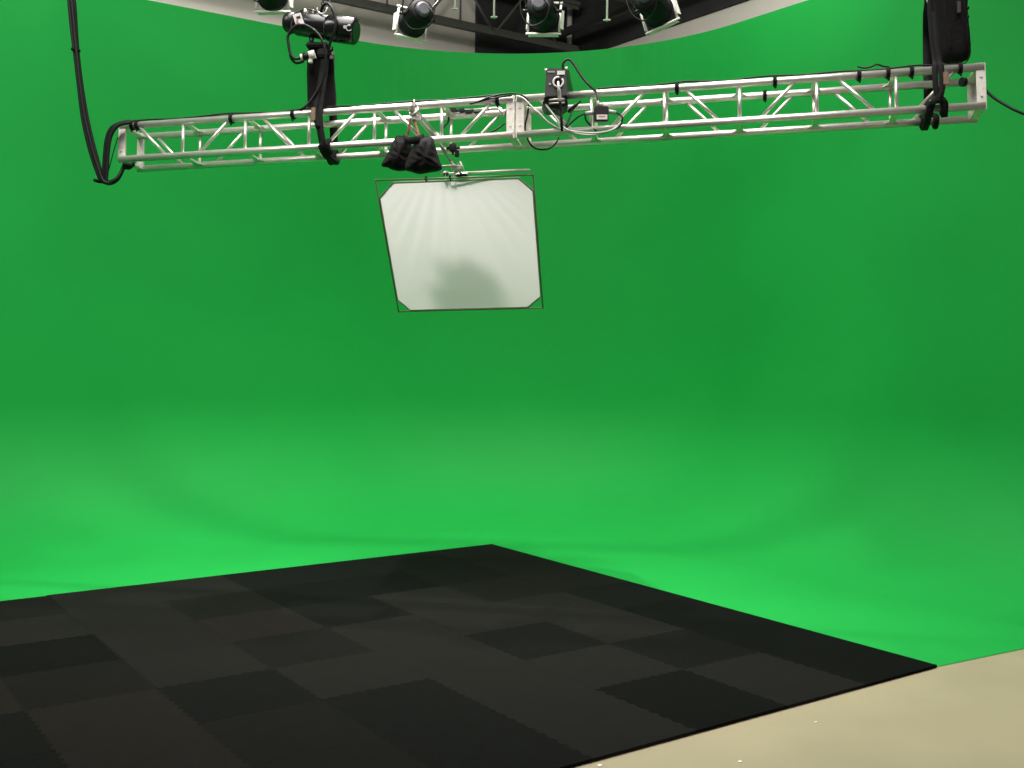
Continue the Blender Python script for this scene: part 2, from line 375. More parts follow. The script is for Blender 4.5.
# ------------------------------------------------------------------ box truss
x0, y0, z0, ph, sl, S, D, tl = [-3.0265, 0.5652, 3.125, -0.8164, 0.0315, 0.2543, 0.2602, -0.1128]
DX = V((math.cos(ph) * math.cos(sl), math.sin(ph) * math.cos(sl), math.sin(sl)))
nn = V((-math.sin(ph), math.cos(ph), 0)); uu = DX.cross(nn)
N2 = nn * math.cos(tl) + uu * math.sin(tl); U2 = uu * math.cos(tl) - nn * math.sin(tl)
def TP(L, h=0.0, wd=0.0):
    """truss frame: L metres along, h up from the front lower chord, wd back"""
    return V((x0, y0, z0)) + DX * L + U2 * h + N2 * wd
AX = (DX, N2, U2)
CRD, BR = 0.0255, 0.0125
def truss_section(L0, L1, label, flip, extra=()):
    t = thing('box_truss', tuple(TP((L0 + L1) / 2, 0, D / 2)), label, 'truss', 'sections of the lighting truss')
    for h in (0, S):
        for wd in (0, D): MB().cyl(TP(L0 + 0.01, h, wd), TP(L1 - 0.01, h, wd), CRD, 18).build('chord', M['alu'], t)
    for L in (L0 + 0.03, L1 - 0.03):
        mb = MB()
        for wd in (0, D): mb.box(TP(L, S / 2, wd), 0.058, 0.022, S + 0.052, AX, 0.003); 
        for h in (0, S): mb.box(TP(L, h, D / 2), 0.058, D + 0.02, 0.022, AX, 0.003)
        for a in (0.25, 0.75):
            for wd in (-0.013, D + 0.013): mb.cyl(TP(L, S * a, wd), TP(L, S * a, wd - 0.004 if wd < 0 else wd + 0.004), 0.009, 6)
        mb.build('end_frame', M['alu_plate'], t)
    st = [L0 + 0.03 + k * (min(L1, 6.1) - L0 - 0.06) / 6 for k in range(7)]
    for k in range(1, 6):
        for wd in (0, D): MB().cyl(TP(st[k], 0.02, wd), TP(st[k], S - 0.02, wd), BR, 10).build('post', M['alu'], t)
        for h in (0, S):
            mb = MB(); mb.cyl(TP(st[k], h, 0.015), TP(st[k], h, D - 0.015), BR, 10)
            mb.box(TP(st[k], h, D * 0.5), 0.042, D - 0.03, 0.012, AX)
            # gusset ends, welded triangles at the rear chord
            for s in (-1, 1):
                mb.prism([TP(st[k], h - 0.004, D - 0.02), TP(st[k] + s * 0.05, h - 0.004, D - 0.02), TP(st[k], h - 0.004, D - 0.09)], U2 * 0.008)
            mb.build('cross_bar', M['alu'], t)
    for k in range(6):
        up = (k % 2 == 0) ^ flip
        for wd in (0, D):
            a, b = st[k] + 0.145, st[k + 1] - 0.145
            MB().cyl(TP(a, 0.02 if up else S - 0.02, wd), TP(b, S - 0.02 if up else 0.02, wd), BR, 10).build('diagonal_brace', M['alu'], t)
    return t
LA, LB, LC = 0.0, 3.048, 6.12
truss_section(LA, LB - 0.004, 'left half of the silver aluminium box truss, hung under the cylindrical hoist', True)
truss_section(LB + 0.004, LC, 'right half of the silver aluminium box truss, up to the hanging bag', True)

def TZ(px): return 1 / (1 / 8.125 + (1 / 6.921 - 1 / 8.125) * (px - 121.5) / 858.5)
def LP(px):
    """truss station that appears at photo column px (front upper chord)"""
    lo, hi = -1.0, 7.5
    for _ in range(40):
        m = (lo + hi) / 2; q = TP(m, S, 0) - CP; x = 512 + FPX * q.dot(CR) / q.dot(CF)
        if x < px: lo = m
        else: hi = m
    return lo
def pix(p): q = V(p) - CP; return (512 + FPX * q.dot(CR) / q.dot(CF), 384 - FPX * q.dot(CU) / q.dot(CF))
def cpath(pts, dz=0.0):
    """cable path given as (px, py) or (px, py, distance offset)"""
    return smooth([at(p[0], p[1], TZ(p[0]) + dz + (p[2] if len(p) > 2 else 0)) for p in pts], 7)

# ------------------------------------------------------------------ diffusion frame
FA, FB, FC, FD = V((-1.47, -0.60, 2.98)), at(533, 174.8, 7.74), V((-0.17, -0.97, 2.06)), V((-0.94, -0.02, 2.03))
FO = (FA + FB + FC + FD) / 4
FX = ((FB - FA) + (FC - FD)).normalized(); FY0 = ((FD - FA) + (FC - FB)).normalized(); FN = FX.cross(FY0).normalized(); FY = FN.cross(FX) * 1.0
def fp(u, v, w=0.0):
    """frame coordinates 0..1 across and down (bilinear on the true corners), w metres towards the upper side"""
    return FA * (1 - u) * (1 - v) + FB * u * (1 - v) + FC * u * v + FD * (1 - u) * v + FN * w
t = thing('diffusion_frame', tuple(FO), 'square metal frame stretched with white diffusion silk, hanging below the truss', 'diffusion frame')
mb = MB()
corn = [fp(0, 0), fp(1, 0), fp(1, 1), fp(0, 1)]
for a, b in zip(corn, corn[1:] + corn[:1]):
    mb.cyl(a, b, 0.0055, 10); mb.blob(a, V((0.008, 0, 0)), V((0, 0.008, 0)), V((0, 0, 0.008)), 1.0, 8, 6)
mb.build('frame_tube', M['frame_steel'], t)
# silk: octagon with folds fanning down from the holder, slightly slack
oct_ = [(0.115, 0.020), (0.91, 0.020), (0.994, 0.11), (0.994, 0.905), (0.90, 0.992), (0.085, 0.992), (0.006, 0.90), (0.006, 0.125)]
def wave(u, v):
    a = (u - 0.46) / (0.25 + v); e = max(0.0, min(1, 6 * v, 6 * (1 - v), 6 * u, 6 * (1 - u)))
    return e * (0.004 * math.sin(a * 34) * (1.15 - v) + 0.010 * math.sin(PI * u) * math.sin(PI * v) + 0.002 * math.sin(a * 71 + 1) * (1 - v))
NG = 56; bm = bmesh.new(); grid = {}
def inside(u, v):
    for k in range(8):
        (ax, ay), (bx, by) = oct_[k], oct_[(k + 1) % 8]
        if (bx - ax) * (v - ay) - (by - ay) * (u - ax) < -1e-9: return False
    return True
def clampoct(u, v):
    for _ in range(3):
        for k in (1, 3, 5, 7, 0, 2, 4, 6):
            (ax, ay), (bx, by) = oct_[k], oct_[(k + 1) % 8]
            c = (bx - ax) * (v - ay) - (by - ay) * (u - ax)
            if c < 0:
                L2 = (bx - ax) ** 2 + (by - ay) ** 2; u -= -(by - ay) * c / L2; v -= (bx - ax) * c / L2
    return u, v
for i in range(NG + 1):
    for j in range(NG + 1):
        u, v = clampoct(i / NG, j / NG); grid[i, j] = bm.verts.new(fp(u, v, wave(u, v)))
for i in range(NG):
    for j in range(NG):
        try:
            f = bm.faces.new((grid[i, j], grid[i + 1, j], grid[i + 1, j + 1], grid[i, j + 1])); f.smooth = True
        except ValueError: pass
bmesh.ops.remove_doubles(bm, verts=bm.verts, dist=1e-4); bmesh.ops.dissolve_degenerate(bm, edges=bm.edges, dist=1e-4)
mb = MB(); mb.bm.free(); mb.bm = bm; mb.build('silk', M['silk'], t, 'white translucent silk with clipped corners')
mb = MB()
for k in range(8):
    (ax, ay), (bx, by) = oct_[k], oct_[(k + 1) % 8]
    a, b = fp(ax, ay), fp(bx, by); d = (b - a).normalized(); sd = FN.cross(d)
    mb.box((a + b) / 2, (b - a).length + 0.004, 0.014, 0.004, (d, sd, FN))
mb.build('hem', M['edge_tape'], t)
mb = MB()
for u in (0.33, 0.485):
    a = fp(u, 0.0); mb.torus(a, FX, 0.017, 0.004, 16, 6); mb.cyl(a, fp(u, 0.02), 0.005, 6)
mb.build('tie', M['black_webbing'], t)

# ------------------------------------------------------------------ arm holding the frame
P1 = at(411, 108, TZ(411) - 0.12); P2 = at(437, 138, TZ(437) + 0.10); P3 = at(452, 163, TZ(452) + 0.22)
t = thing('support_arm', tuple(P1), 'pale metal pipe with open end clamped across the truss, carrying the diffusion frame', 'support arm')
d = (P2 - P1).normalized(); a, b = perp(d)
mb = MB(); R = []
for pp, rr in ((P1, 0.026), (P2, 0.026), (P2, 0.020), (P1 + d * 0.002, 0.020)):
    R.append([pp + (a * math.cos(2 * PI * i / 20) + b * math.sin(2 * PI * i / 20)) * rr for i in range(20)])
mb.rings(R, True, False); rv0 = 0
mb.build('pipe', M['steel'], t)
MB().cyl(P1 + d * 0.03, P1 + d * 0.034, 0.0215, 16).build('pipe_plug', M['black_print'], t)
mb = MB(); mb.torus(P1 + d * 0.035, d, 0.034, 0.011, 24, 8)
for s in (-1, 1):
    mb.box(P1 + d * 0.035 + U2 * 0.048 * s, 0.03, 0.034, 0.03, AX, 0.004)
mb.cyl(P1 + d * 0.035 + U2 * 0.05, P1 + d * 0.035 + U2 * 0.085, 0.006, 8)
mb.box(P1 + d * 0.05 - U2 * 0.045 + DX * 0.01, 0.07, 0.03, 0.035, AX, 0.004)
mb.build('half_coupler', M['steel'], t)
mb = MB(); mb.cyl(P2 - d * 0.05, P3, 0.012, 12); mb.cyl(P2 - d * 0.03, P2 + d * 0.02, 0.032, 16); mb.box(P2 + DX * -0.035, 0.03, 0.05, 0.05, AX, 0.005)
mb.build('arm_rod', M['steel'], t)
G = at(456, 168, TZ(452) + 0.24)
mb = MB()
for s in (-1, 1): mb.cyl(G + d * 0.010 * s, G + d * 0.022 * s, 0.033, 20)
mb.cyl(G - d * 0.045, G + d * 0.06, 0.007, 10); mb.cyl(P3 - d * 0.02, G, 0.010, 8)
mb.cyl(at(441, 166, TZ(452) + 0.2), at(441, 174, TZ(452) + 0.2), 0.008, 8); mb.cyl(at(438, 167, TZ(452) + 0.2), at(456, 165, TZ(452) + 0.22), 0.009, 8)
mb.build('grip_head', M['steel'], t)
mb = MB(); e = at(463, 166, TZ(452) + 0.2); mb.cyl(at(456, 166, TZ(452) + 0.2), e, 0.006, 8); mb.cyl(at(460, 161.5, TZ(452) + 0.2), at(464, 171, TZ(452) + 0.2), 0.007, 8)
mb.build('t_handle', M['white_metal'], t)
mb = MB(); k0 = at(453, 148, TZ(453) + 0.1)
mb.box(k0, 0.05, 0.05, 0.06, AX, 0.008); mb.cyl(k0 - U2 * 0.05, k0 + U2 * 0.06, 0.008, 8); mb.cyl(k0 - DX * 0.045, k0 + DX * 0.05, 0.010, 8); mb.box(k0 + DX * 0.03 - U2 * 0.045, 0.03, 0.02, 0.05, AX, 0.004)
mb.build('clamp_knob', M['black_metal'], t)
r0, r1 = at(449, 173.6, 7.98), at(530, 169.8, 7.72)
mb = MB(); mb.cyl(r0, r1, 0.0085, 10); mb.build('frame_holder_rod', M['white_metal'], t)
mb = MB(); mb.box(at(462, 174.5, 7.9), 0.09, 0.035, 0.025, (FX, FN, FY), 0.006); mb.box(at(446, 173.5, 7.96), 0.04, 0.03, 0.03, (FX, FN, FY), 0.006); mb.build('holder_bracket', M['black_metal'], t)
mb = MB()
for u in (455, 447): mb.tube(smooth([at(u, 171, 7.93), at(u - 1.5, 175, 7.95), at(u - 1.0, 180, 7.98)]), 0.004, 6)
mb.build('holder_pin', M['steel'], t)

# ------------------------------------------------------------------ sandbag saddled over the arm
BZ = TZ(412) - 0.14
t = thing('sandbag', tuple(at(412, 155, BZ)), 'black two-pouch sandbag slung over the pipe at the truss, above the diffusion frame', 'sandbag')
def pouch(outline, Z, th, seed):
    """stuffed cloth pouch: a rounded outline puffed up on both sides, with creases"""
    rnd = random.Random(seed); O = smooth([V((x, y, 0)) for x, y in outline] + [V((*outline[0], 0))], 5)[:-1]; n = len(O)
    cx = sum(p.x for p in O) / n; cy = sum(p.y for p in O) / n; ph_ = [rnd.uniform(0, 6.3) for _ in range(4)]
    def ring(f, side):
        r = []
        for k, p in enumerate(O):
            a = math.atan2(p.y - cy, p.x - cx)
            qx, qy = cx + (p.x - cx) * f, cy + (p.y - cy) * f
            z = th * math.sqrt(max(0, 1 - f ** 2.4)) * (1 + 0.07 * math.sin(0.55 * qx + 0.25 * qy + ph_[0]) + 0.06 * math.sin(0.9 * qy - 0.5 * qx + ph_[1]) + 0.04 * math.sin(1.5 * qx + ph_[2]))
            r.append(at(cx + (p.x - cx) * f, cy + (p.y - cy) * f, Z + side * z))
        return r
    fs = [0.03, 0.2, 0.4, 0.58, 0.72, 0.83, 0.91, 0.965, 1.0]
    MB().rings([ring(f, -1) for f in fs] + [ring(f, 1) for f in fs[-2::-1]]).build('pouch', M['black_cloth'], t)
    mb = MB(); mb.tube([at(p.x, p.y, Z) for p in O] + [at(O[0].x, O[0].y, Z)], 0.0045, 6); mb.build('seam_piping', M['black_webbing'], t)
pouch([(397, 136), (402, 136.5), (407.5, 136.5), (410, 142), (411.5, 150), (409, 160), (407, 169), (399, 170.5), (392, 169), (388, 167), (382, 165.5), (385, 159), (389, 152), (393, 143)], BZ + 0.09, 0.085, 3)
pouch([(420, 138), (426, 137), (432, 138), (434.5, 145), (437, 154), (439.5, 162), (441.5, 168.5), (436, 171), (429, 172), (420, 173.5), (412, 171.5), (405.5, 169), (407, 160), (411, 151), (415, 143)], BZ - 0.04, 0.10, 5)
mb = MB()
mb.strap([at(404, 137.5, BZ + .06), at(409, 141, BZ - 0.06), at(417, 140, BZ - 0.1), at(424, 137, BZ - .04)], 0.05, 0.012, CU); mb.build('bridge_cloth', M['black_cloth'], t)
mb = MB()
mb.strap(smooth([at(407, 139, BZ + .04), at(409, 128, BZ + 0.04), at(411, 118, BZ + 0.06)]), 0.018, 0.003, CR)
mb.strap(smooth([at(419, 140, BZ - .06), at(417.5, 130, BZ - 0.02), at(413, 118, BZ + 0.06)]), 0.018, 0.003, CR)
mb.build('handle_strap', M['orange'], t, 'faded orange webbing handle')

# ------------------------------------------------------------------ chain hoists, bags and slings
def hoist_with_bag():
    Z = TZ(322) + 0.12; k = Z / FPX
    def A(px, py, dz=0.0): return at(px, py, Z + dz)
    # hoist body
    t = thing('chain_hoist', tuple(A(318, 27)), 'black cylindrical electric chain hoist above the left half of the truss', 'chain hoist')
    e0, e1 = A(297, 23.5, 0.04), A(356, 31.5, -0.05); ax = (e1 - e0).normalized(); L = (e1 - e0).length
    def q(f): return e0 + (e1 - e0) * f
    MB().tube([q(-0.02), q(0.0), q(0.05), q(0.52), q(0.54)], [0.072, 0.084, 0.088, 0.090, 0.086], 30).build('motor_housing', M['black_gloss'], t)
    MB().tube([q(0.53), q(0.56), q(0.97), q(1.0), q(1.012)], [0.092, 0.098, 0.098, 0.090, 0.070], 30).build('brake_cover', M['black_gloss'], t)
    MB().tube([q(-0.20), q(-0.16), q(-0.02)], [0.058, 0.074, 0.076], 24).build('end_cap', M['black_metal'], t)
    mb = MB(); mb.torus(q(0.545), ax, 0.091, 0.004, 30, 6); mb.build('seam_ring', M['grey_plastic'], t)
    pl = A(298.5, 19.5, -0.075)
    mb = MB(); mb.box(pl, 0.062, 0.006, 0.088, ((CR * 0.95 + CU * 0.3).normalized(), CF, (CU * 0.95 - CR * 0.3).normalized()), 0.002); mb.build('rating_plate', M['label'], t, 'pale rectangular label')
    mb = MB(); mb.box(pl - CF * 0.004 + CU * 0.014, 0.03, 0.004, 0.018, ((CR * 0.95 + CU * 0.3).normalized(), CF, (CU * 0.95 - CR * 0.3).normalized())); mb.build('print', M['black_print'], t)
    mb = MB(); mb.box(pl - CF * 0.004 - CU * 0.016 - CR * 0.008, 0.016, 0.004, 0.024, (CR, CF, CU)); mb.build('print', M['label_red'], t)
    cpos = A(349, 28, -0.155)
    mb = MB(); mb.torus(cpos, CF, 0.020, 0.004, 18, 6, 0.6, 5.2); mb.box(cpos - CR * 0.03 + CU * 0.008, 0.02, 0.004, 0.024, (CR, CF, CU)); mb.build('emblem', M['grey_plastic'], t, 'small grey ring emblem')
    # underside, hook block and lifting eye
    mb = MB(); mb.cyl(A(311.5, 36), A(311.5, 46), 0.018, 10); mb.box(A(318, 46), 0.17, 0.10, 0.035, (CR, CF, CU), 0.012); mb.box(A(324, 53), 0.09, 0.08, 0.07, (CR, CF, CU), 0.014)
    mb.build('hook_block', M['black_metal'], t)
    mb = MB()
    for (hx, hy) in ((330, 48), (333, 53), (331.5, 57)): mb.cyl(A(hx, hy, -0.06), A(hx, hy, 0.06), 0.014, 8)
    mb.build('chain_guide', M['steel'], t)
    mb = MB(); mb.torus(A(310, 11.5), CF, 0.024, 0.006, 20, 7, -0.4, PI + 0.4); mb.torus(A(322, 9), CF, 0.035, 0.007, 20, 7, -0.2, PI + 0.2); mb.cyl(A(305, 15, -0.04), A(305, 9, -0.04), 0.012, 8); mb.build('lifting_eye', M['steel'], t)
    # chain upward
    mb = MB(); top = 6.5; p = A(323, 10); n = 0
    while p.z < top and n < 140:
        mb.torus(p, V((1, 0, 0)) if n % 2 else V((0, 1, 0)), 0.014, 0.0035, 10, 5); p = p + V((0, 0, 0.022)); n += 1
    mb.build('load_chain', M['black_metal'], t)
    # connector
    mb = MB(); mb.cyl(A(303, 57, -0.1), A(309, 56, -0.1), 0.028, 14); mb.build('connector', M['black_rubber'], t)
    mb = MB(); mb.cyl(A(300.5, 57.6, -0.1), A(303.5, 57, -0.1), 0.024, 14); mb.cyl(A(309, 55.6, -0.1), A(315, 54, -0.1), 0.031, 14); mb.box(A(310.5, 60.5, -0.1), 0.03, 0.03, 0.035, (CR, CF, CU), 0.004); mb.build('connector_shell', M['white_metal'], t)
    # control cables
    def cab(pts, r=0.0085, m='black_rubber'):
        MB().tube(smooth([A(*p) for p in pts], 7), r, 8).build('control_cable', M[m], t)
    cab([(300, 24, -.12), (294, 27, -.13), (288, 36, -.12), (288.5, 44, -.12), (290, 52, -.12), (294, 58.5, -.12), (301, 58, -.10)], 0.010)
    cab([(290, 51, -.11), (291, 58, -.11), (296, 63, -.10), (304, 61.5, -.09)], 0.009)
    cab([(299, 25, -.13), (306, 25.5, -.14), (315, 31, -.16), (322, 40, -.17), (325.5, 53, -.17), (325, 70, -.16), (321, 84, -.15), (314, 96, -.15), (306, 106, -.16), (300, 110, -.16)], 0.010)
    cab([(321, 12, -.05), (323, 6, -.08), (328, 4, -.11), (333, 10, -.13), (335.5, 19, -.14), (335, 30, -.14), (331, 40, -.12), (328.5, 50, -.1)], 0.010)
    cab([(327, -220, -.05), (327.5, -120, -.05), (329, -12, -.05), (329.5, 0, -.06), (331, 8, -.09), (335, 18, -.13)], 0.006)
    cab([(297, 15, 0), (301, 11, 0), (308, 9, 0), (316, 12, 0)], 0.006)
    cab([(291, 34, -.05), (292, 22, -.04), (297, 14, -.03)], 0.008)
    hoist = t
    # chain bag
    b = thing('chain_bag', tuple(A(321, 80, 0.06)), 'tall narrow black cloth chain bag hanging under the cylindrical hoist', 'chain bag')
    R = []
    for f, wd in ((0, 24), (0.08, 27), (0.4, 27.5), (0.75, 29), (0.95, 28), (1.0, 24)):
        cpx = 320.5 + 1.5 * f; cpy = 50 + 63 * f; c = A(cpx, cpy, 0.10); ring = []
        for i in range(28):
            a = 2 * PI * i / 28; e = 0.75
            ring.append(c + CR * (wd / 2 * k * math.copysign(abs(math.cos(a)) ** e, math.cos(a)) * (1 + 0.03 * math.sin(5 * a + 9 * f))) + CF * (0.075 * math.copysign(abs(math.sin(a)) ** e, math.sin(a)) * (1 + 0.06 * math.sin(7 * a + 5 * f))))
        R.append(ring)
    MB().rings(R).build('bag_body', M['black_cloth'], b)
    mb = MB()
    for px in (311, 331): mb.strap([A(px, 47, 0.05), A(px, 56, 0.01), A(px + 1, 75, 0.0)], 0.03, 0.004, CR)
    mb.build('bag_strap', M['black_webbing'], b)
    # round sling
    s = thing('round_sling', tuple(A(322, 100)), 'black webbing sling gripping the left half of the truss below the hoist', 'sling')
    Ls = LP(322)
    f1 = TP(Ls, S, -0.05); f2 = TP(Ls + 0.03, 0.0, -0.045); bk = TP(Ls - 0.02, 0, D + 0.05); bt = TP(Ls - 0.03, S, D + 0.05)
    apex = A(327, 52, 0.02)
    MB().strap(smooth([apex, A(323.5, 80, -0.08), f1, TP(Ls + .01, S * .5, -0.06), f2], 6), 0.05, 0.014, DX).build('front_leg', M['black_webbing'], s)
    MB().strap(smooth([apex, A(331, 80, 0.2), bt, TP(Ls - .025, S * .5, D + .05), bk], 6), 0.058, 0.014, DX).build('rear_leg', M['black_webbing'], s)
    MB().strap(smooth([apex - CR * 0.02, A(320, 82, -0.10), TP(Ls - .03, S, -0.06), TP(Ls, 0.12, -0.07)], 6), 0.035, 0.012, DX).build('front_leg', M['black_webbing'], s)
    mb = MB()
    for L_, w_ in ((Ls + 0.02, 0.0), (Ls + 0.06, 0.0), (Ls - 0.03, D), (Ls + 0.01, D)):
        mb.torus(TP(L_, 0, w_), DX, 0.040, 0.019, 18, 8)
    mb.strap(smooth([TP(Ls + .02, 0, -.045), TP(Ls + .03, -.055, 0.02), TP(Ls + .03, -.06, D * .6), TP(Ls + .0, -.04, D + .02)]), 0.055, 0.02, DX)
    mb.build('choke_wrap', M['black_webbing'], s)
    tg = TP(Ls - 0.035, S * 0.86, -0.078)
    mb = MB(); mb.box(tg, 0.032, 0.008, 0.10, AX, 0.003); mb.build('sling_tag', M['leather'], s, 'tan identification tag')
    return hoist, b, s
hoist, bag, sling = hoist_with_bag()

# right-hand bag and sling: same kind of gear, larger bag
def right_gear():
    def A(px, py, dz=0.0): return at(px, py, 7.05 + dz)
    k = 7.05 / FPX
    b = thing('chain_bag', tuple(A(955, 30)), 'bulky black cloth bag hanging above the right end of the truss', 'chain bag')
    R = []
    prof = [(-75, 952, 28), (-40, 952, 29), (-10, 951.5, 30), (10, 952, 29), (30, 953.5, 29), (45, 954.5, 30), (54, 955, 29), (60, 954.5, 25), (63, 953.5, 15)]
    for n_, (py, cx, wd) in enumerate(prof):
        c = A(cx, py, 0.10); ring = []
        for i in range(36):
            a = 2 * PI * i / 36; e = 0.8
            wob = 1 + 0.035 * math.sin(6 * a + py * 0.06) + 0.025 * math.sin(11 * a - py * 0.1)
            ring.append(c + CR * (wd / 2 * k * math.copysign(abs(math.cos(a)) ** e, math.cos(a)) * wob) + CF * (wd / 2 * k * 0.8 * math.copysign(abs(math.sin(a)) ** e, math.sin(a)) * wob))
        R.append(ring)
    MB().rings(R).build('bag_body', M['black_cloth'], b)
    mb = MB()
    mb.strap(smooth([A(963, -20, -0.02), A(965, 10, -0.02), A(967.5, 40, -0.0), A(969.5, 54, 0.02), A(966, 62, 0.02), A(958, 66, 0.02)]), 0.02, 0.006, CF)
    mb.strap(smooth([A(944, -20, -0.02), A(946, 15, -0.02), A(951, 50, -0.02)]), 0.012, 0.005, CR)
    mb.build('bag_strap', M['black_webbing'], b)
    mb = MB(); mb.box(A(959, 7, -0.0), 0.025, 0.01, 0.08, (CR, CF, CU), 0.004); mb.build('bag_patch', M['patch'], b, 'dull grey patch')
    mb = MB()
    for py in (8, 17, 26): mb.cyl(A(966, py, 0.05), A(968.5, py, 0.05), 0.012, 8)
    mb.build('bag_buckle', M['black_metal'], b)
    s = thing('round_sling', tuple(A(935, 60)), 'black webbing sling gripping the right end of the truss beside the hanging bag', 'sling')
    Ls = LP(933.5)
    MB().strap(smooth([A(931, -70, .02), A(930, 0), A(932, 35, -0.04), A(935, 60, -0.08), TP(Ls, S, -.05), TP(Ls + .0, S * .45, -.06), TP(Ls + .02, 0.02, -.05)], 6), 0.034, 0.016, DX).build('front_leg', M['black_webbing'], s)
    MB().strap(smooth([A(934, -70, .02), A(933.5, 0, .0), A(936, 35, -0.06), A(939, 60, -0.10), TP(Ls + .035, S, -.06), TP(Ls + .035, S * .4, -.07), TP(Ls + .01, 0.02, -.06)], 6), 0.034, 0.016, DX).build('front_leg', M['black_webbing'], s)
    MB().strap(smooth([A(931, -70, .06), A(928, 5, 0.18), A(927.5, 40, 0.32), TP(Ls + .02, S, D + .05), TP(Ls + .02, S * .5, D + .05), TP(Ls + .02, 0, D + .045)], 6), [0.05] * 7 + [0.06] * 24, 0.014, DX).build('rear_leg', M['black_webbing'], s)
    mb = MB()
    for L_, w_ in ((Ls - 0.04, 0.0), (Ls + 0.05, 0.0), (Ls - 0.03, D), (Ls + 0.05, D)): mb.torus(TP(L_, 0, w_), DX, 0.036, 0.019, 18, 8)
    mb.strap(smooth([TP(Ls, .06, -.055), TP(Ls + .05, .02, -.05), TP(Ls + .06, -.05, 0.02)]), 0.04, 0.02, DX)
    mb.strap(smooth([TP(Ls, .06, -.055), TP(Ls - .03, .0, -.045), TP(Ls - .03, -.055, D * .5), TP(Ls - .02, -.05, D)]), 0.04, 0.02, DX)
    mb.build('choke_wrap', M['black_webbing'], s)
    mb = MB(); mb.box(TP(Ls + 0.06, S * 0.66, -0.08), 0.034, 0.008, 0.085, AX, 0.003); mb.build('sling_tag', M['leather'], s, 'tan identification tag')
    MB().torus(A(930, 1), CF, 0.018, 0.006, 16, 6).build('shackle', M['steel'], s)
right_gear()
h2 = copy_tree(hoist); h2.location = V(hoist.location) + (at(932, -78, 7.07) - at(327, 52, TZ(322) + 0.14))
h2['label'] = 'black cylindrical electric chain hoist above the right end of the truss and its hanging bag'

# ------------------------------------------------------------------ small spotlight seen from behind, on the truss
def back_head():
    Z = TZ(556) - 0.02
    def A(px, py, dz=0.0): return at(px, py, Z + dz)
    t = thing('spotlight', tuple(A(558, 95)), 'small black spotlight seen from behind on the truss, cable plugged in its ring socket', 'spotlight')
    # tapered housing: rear panel faces the camera
    mb = MB()
    b0 = [A(546, 70, -.10), A(566, 70, -.10), A(567, 96, -.12), A(544.5, 97, -.12)]
    b1 = [A(548, 68, .16), A(569, 69, .16), A(574, 95, .14), A(548, 97, .14)]
    v0 = [mb.bm.verts.new(p) for p in b0]; v1 = [mb.bm.verts.new(p) for p in b1]
    mb.bm.faces.new(v0); mb.bm.faces.new(v1[::-1])
    for i in range(4): mb.bm.faces.new((v0[i], v0[(i + 1) % 4], v1[(i + 1) % 4], v1[i]))
    bmesh.ops.bevel(mb.bm, geom=mb.bm.edges[:], offset=0.006, segments=2, affect='EDGES')
    mb.build('housing', M['black_metal'], t)
    mb = MB(); mb.prism([A(544.5, 97, -.09), A(567, 96, -.09), A(568, 106, -.07), A(562, 110, -.07), A(546, 109, -.07), A(542.5, 103, -.08)], CF * 0.16)
    mb.build('yoke', M['black_metal'], t)
    mb = MB(); mb.cyl(A(549, 100, -.11), A(565, 99, -.11), 0.008, 8); mb.cyl(A(549, 103.5, -.11), A(565, 102.5, -.11), 0.006, 8); mb.build('yoke_bolt', M['steel'], t)
    mb = MB(); mb.torus(A(558.2, 82, -.13), CF, 0.033, 0.007, 28, 8, -0.7, 4.9); mb.build('socket_ring', M['label'], t, 'white ring around the socket')
    MB().cyl(A(558.2, 82, -.125), A(558.2, 82, -.108), 0.028, 20).build('socket', M['black_rubber'], t)
    mb = MB(); mb.box(A(561, 72.7, -.115), 0.052, 0.005, 0.026, (CR, CF, CU)); mb.build('label_plate', M['label'], t, 'small white label')
    mb = MB(); mb.box(A(551, 71.8, -.112), 0.05, 0.004, 0.008, (CR, CF, CU)); mb.build('label_plate', M['grey_plastic'], t)
    mb = MB(); mb.cyl(A(549.8, 84, -.125), A(549.8, 84, -.108), 0.008, 10); mb.cyl(A(546, 69, -.10), A(546, 71, -.10), 0.008, 10); mb.cyl(A(566.5, 67, 0), A(566.5, 70, 0), 0.008, 10); mb.build('knob', M['white_metal'], t)
    MB().tube(smooth([A(558.2, 82, -.15), A(558.6, 87, -.19), A(559.5, 95, -.17), A(559.8, 101, -.16)], 6), [0.008] * 8 + [0.012] * 11, 8).build('power_plug', M['white_cable'], t)
    MB().tube(smooth([A(559.8, 101, -.16), A(561, 112, -.15), A(561.5, 122, -.15), A(562, 131, -.12)], 6), 0.010, 8).build('power_lead', M['black_rubber'], t)
    # clamp on the chord
    mb = MB(); L_ = LP(556); mb.torus(TP(L_, S, 0), DX, 0.034, 0.010, 20, 8); mb.box(TP(L_, S, 0.0) - U2 * 0.045, 0.04, 0.05, 0.03, AX, 0.004); mb.build('clamp', M['black_metal'], t)
    mb = MB(); mb.strap(smooth([A(572, 111, 0.05), A(576, 106, 0.03), A(581, 101, 0.02)]), 0.02, 0.01, CF); mb.cyl(A(568, 112, .04), A(577, 104, .03), 0.012, 8); mb.build('locking_lever', M['black_metal'], t)
back_head()

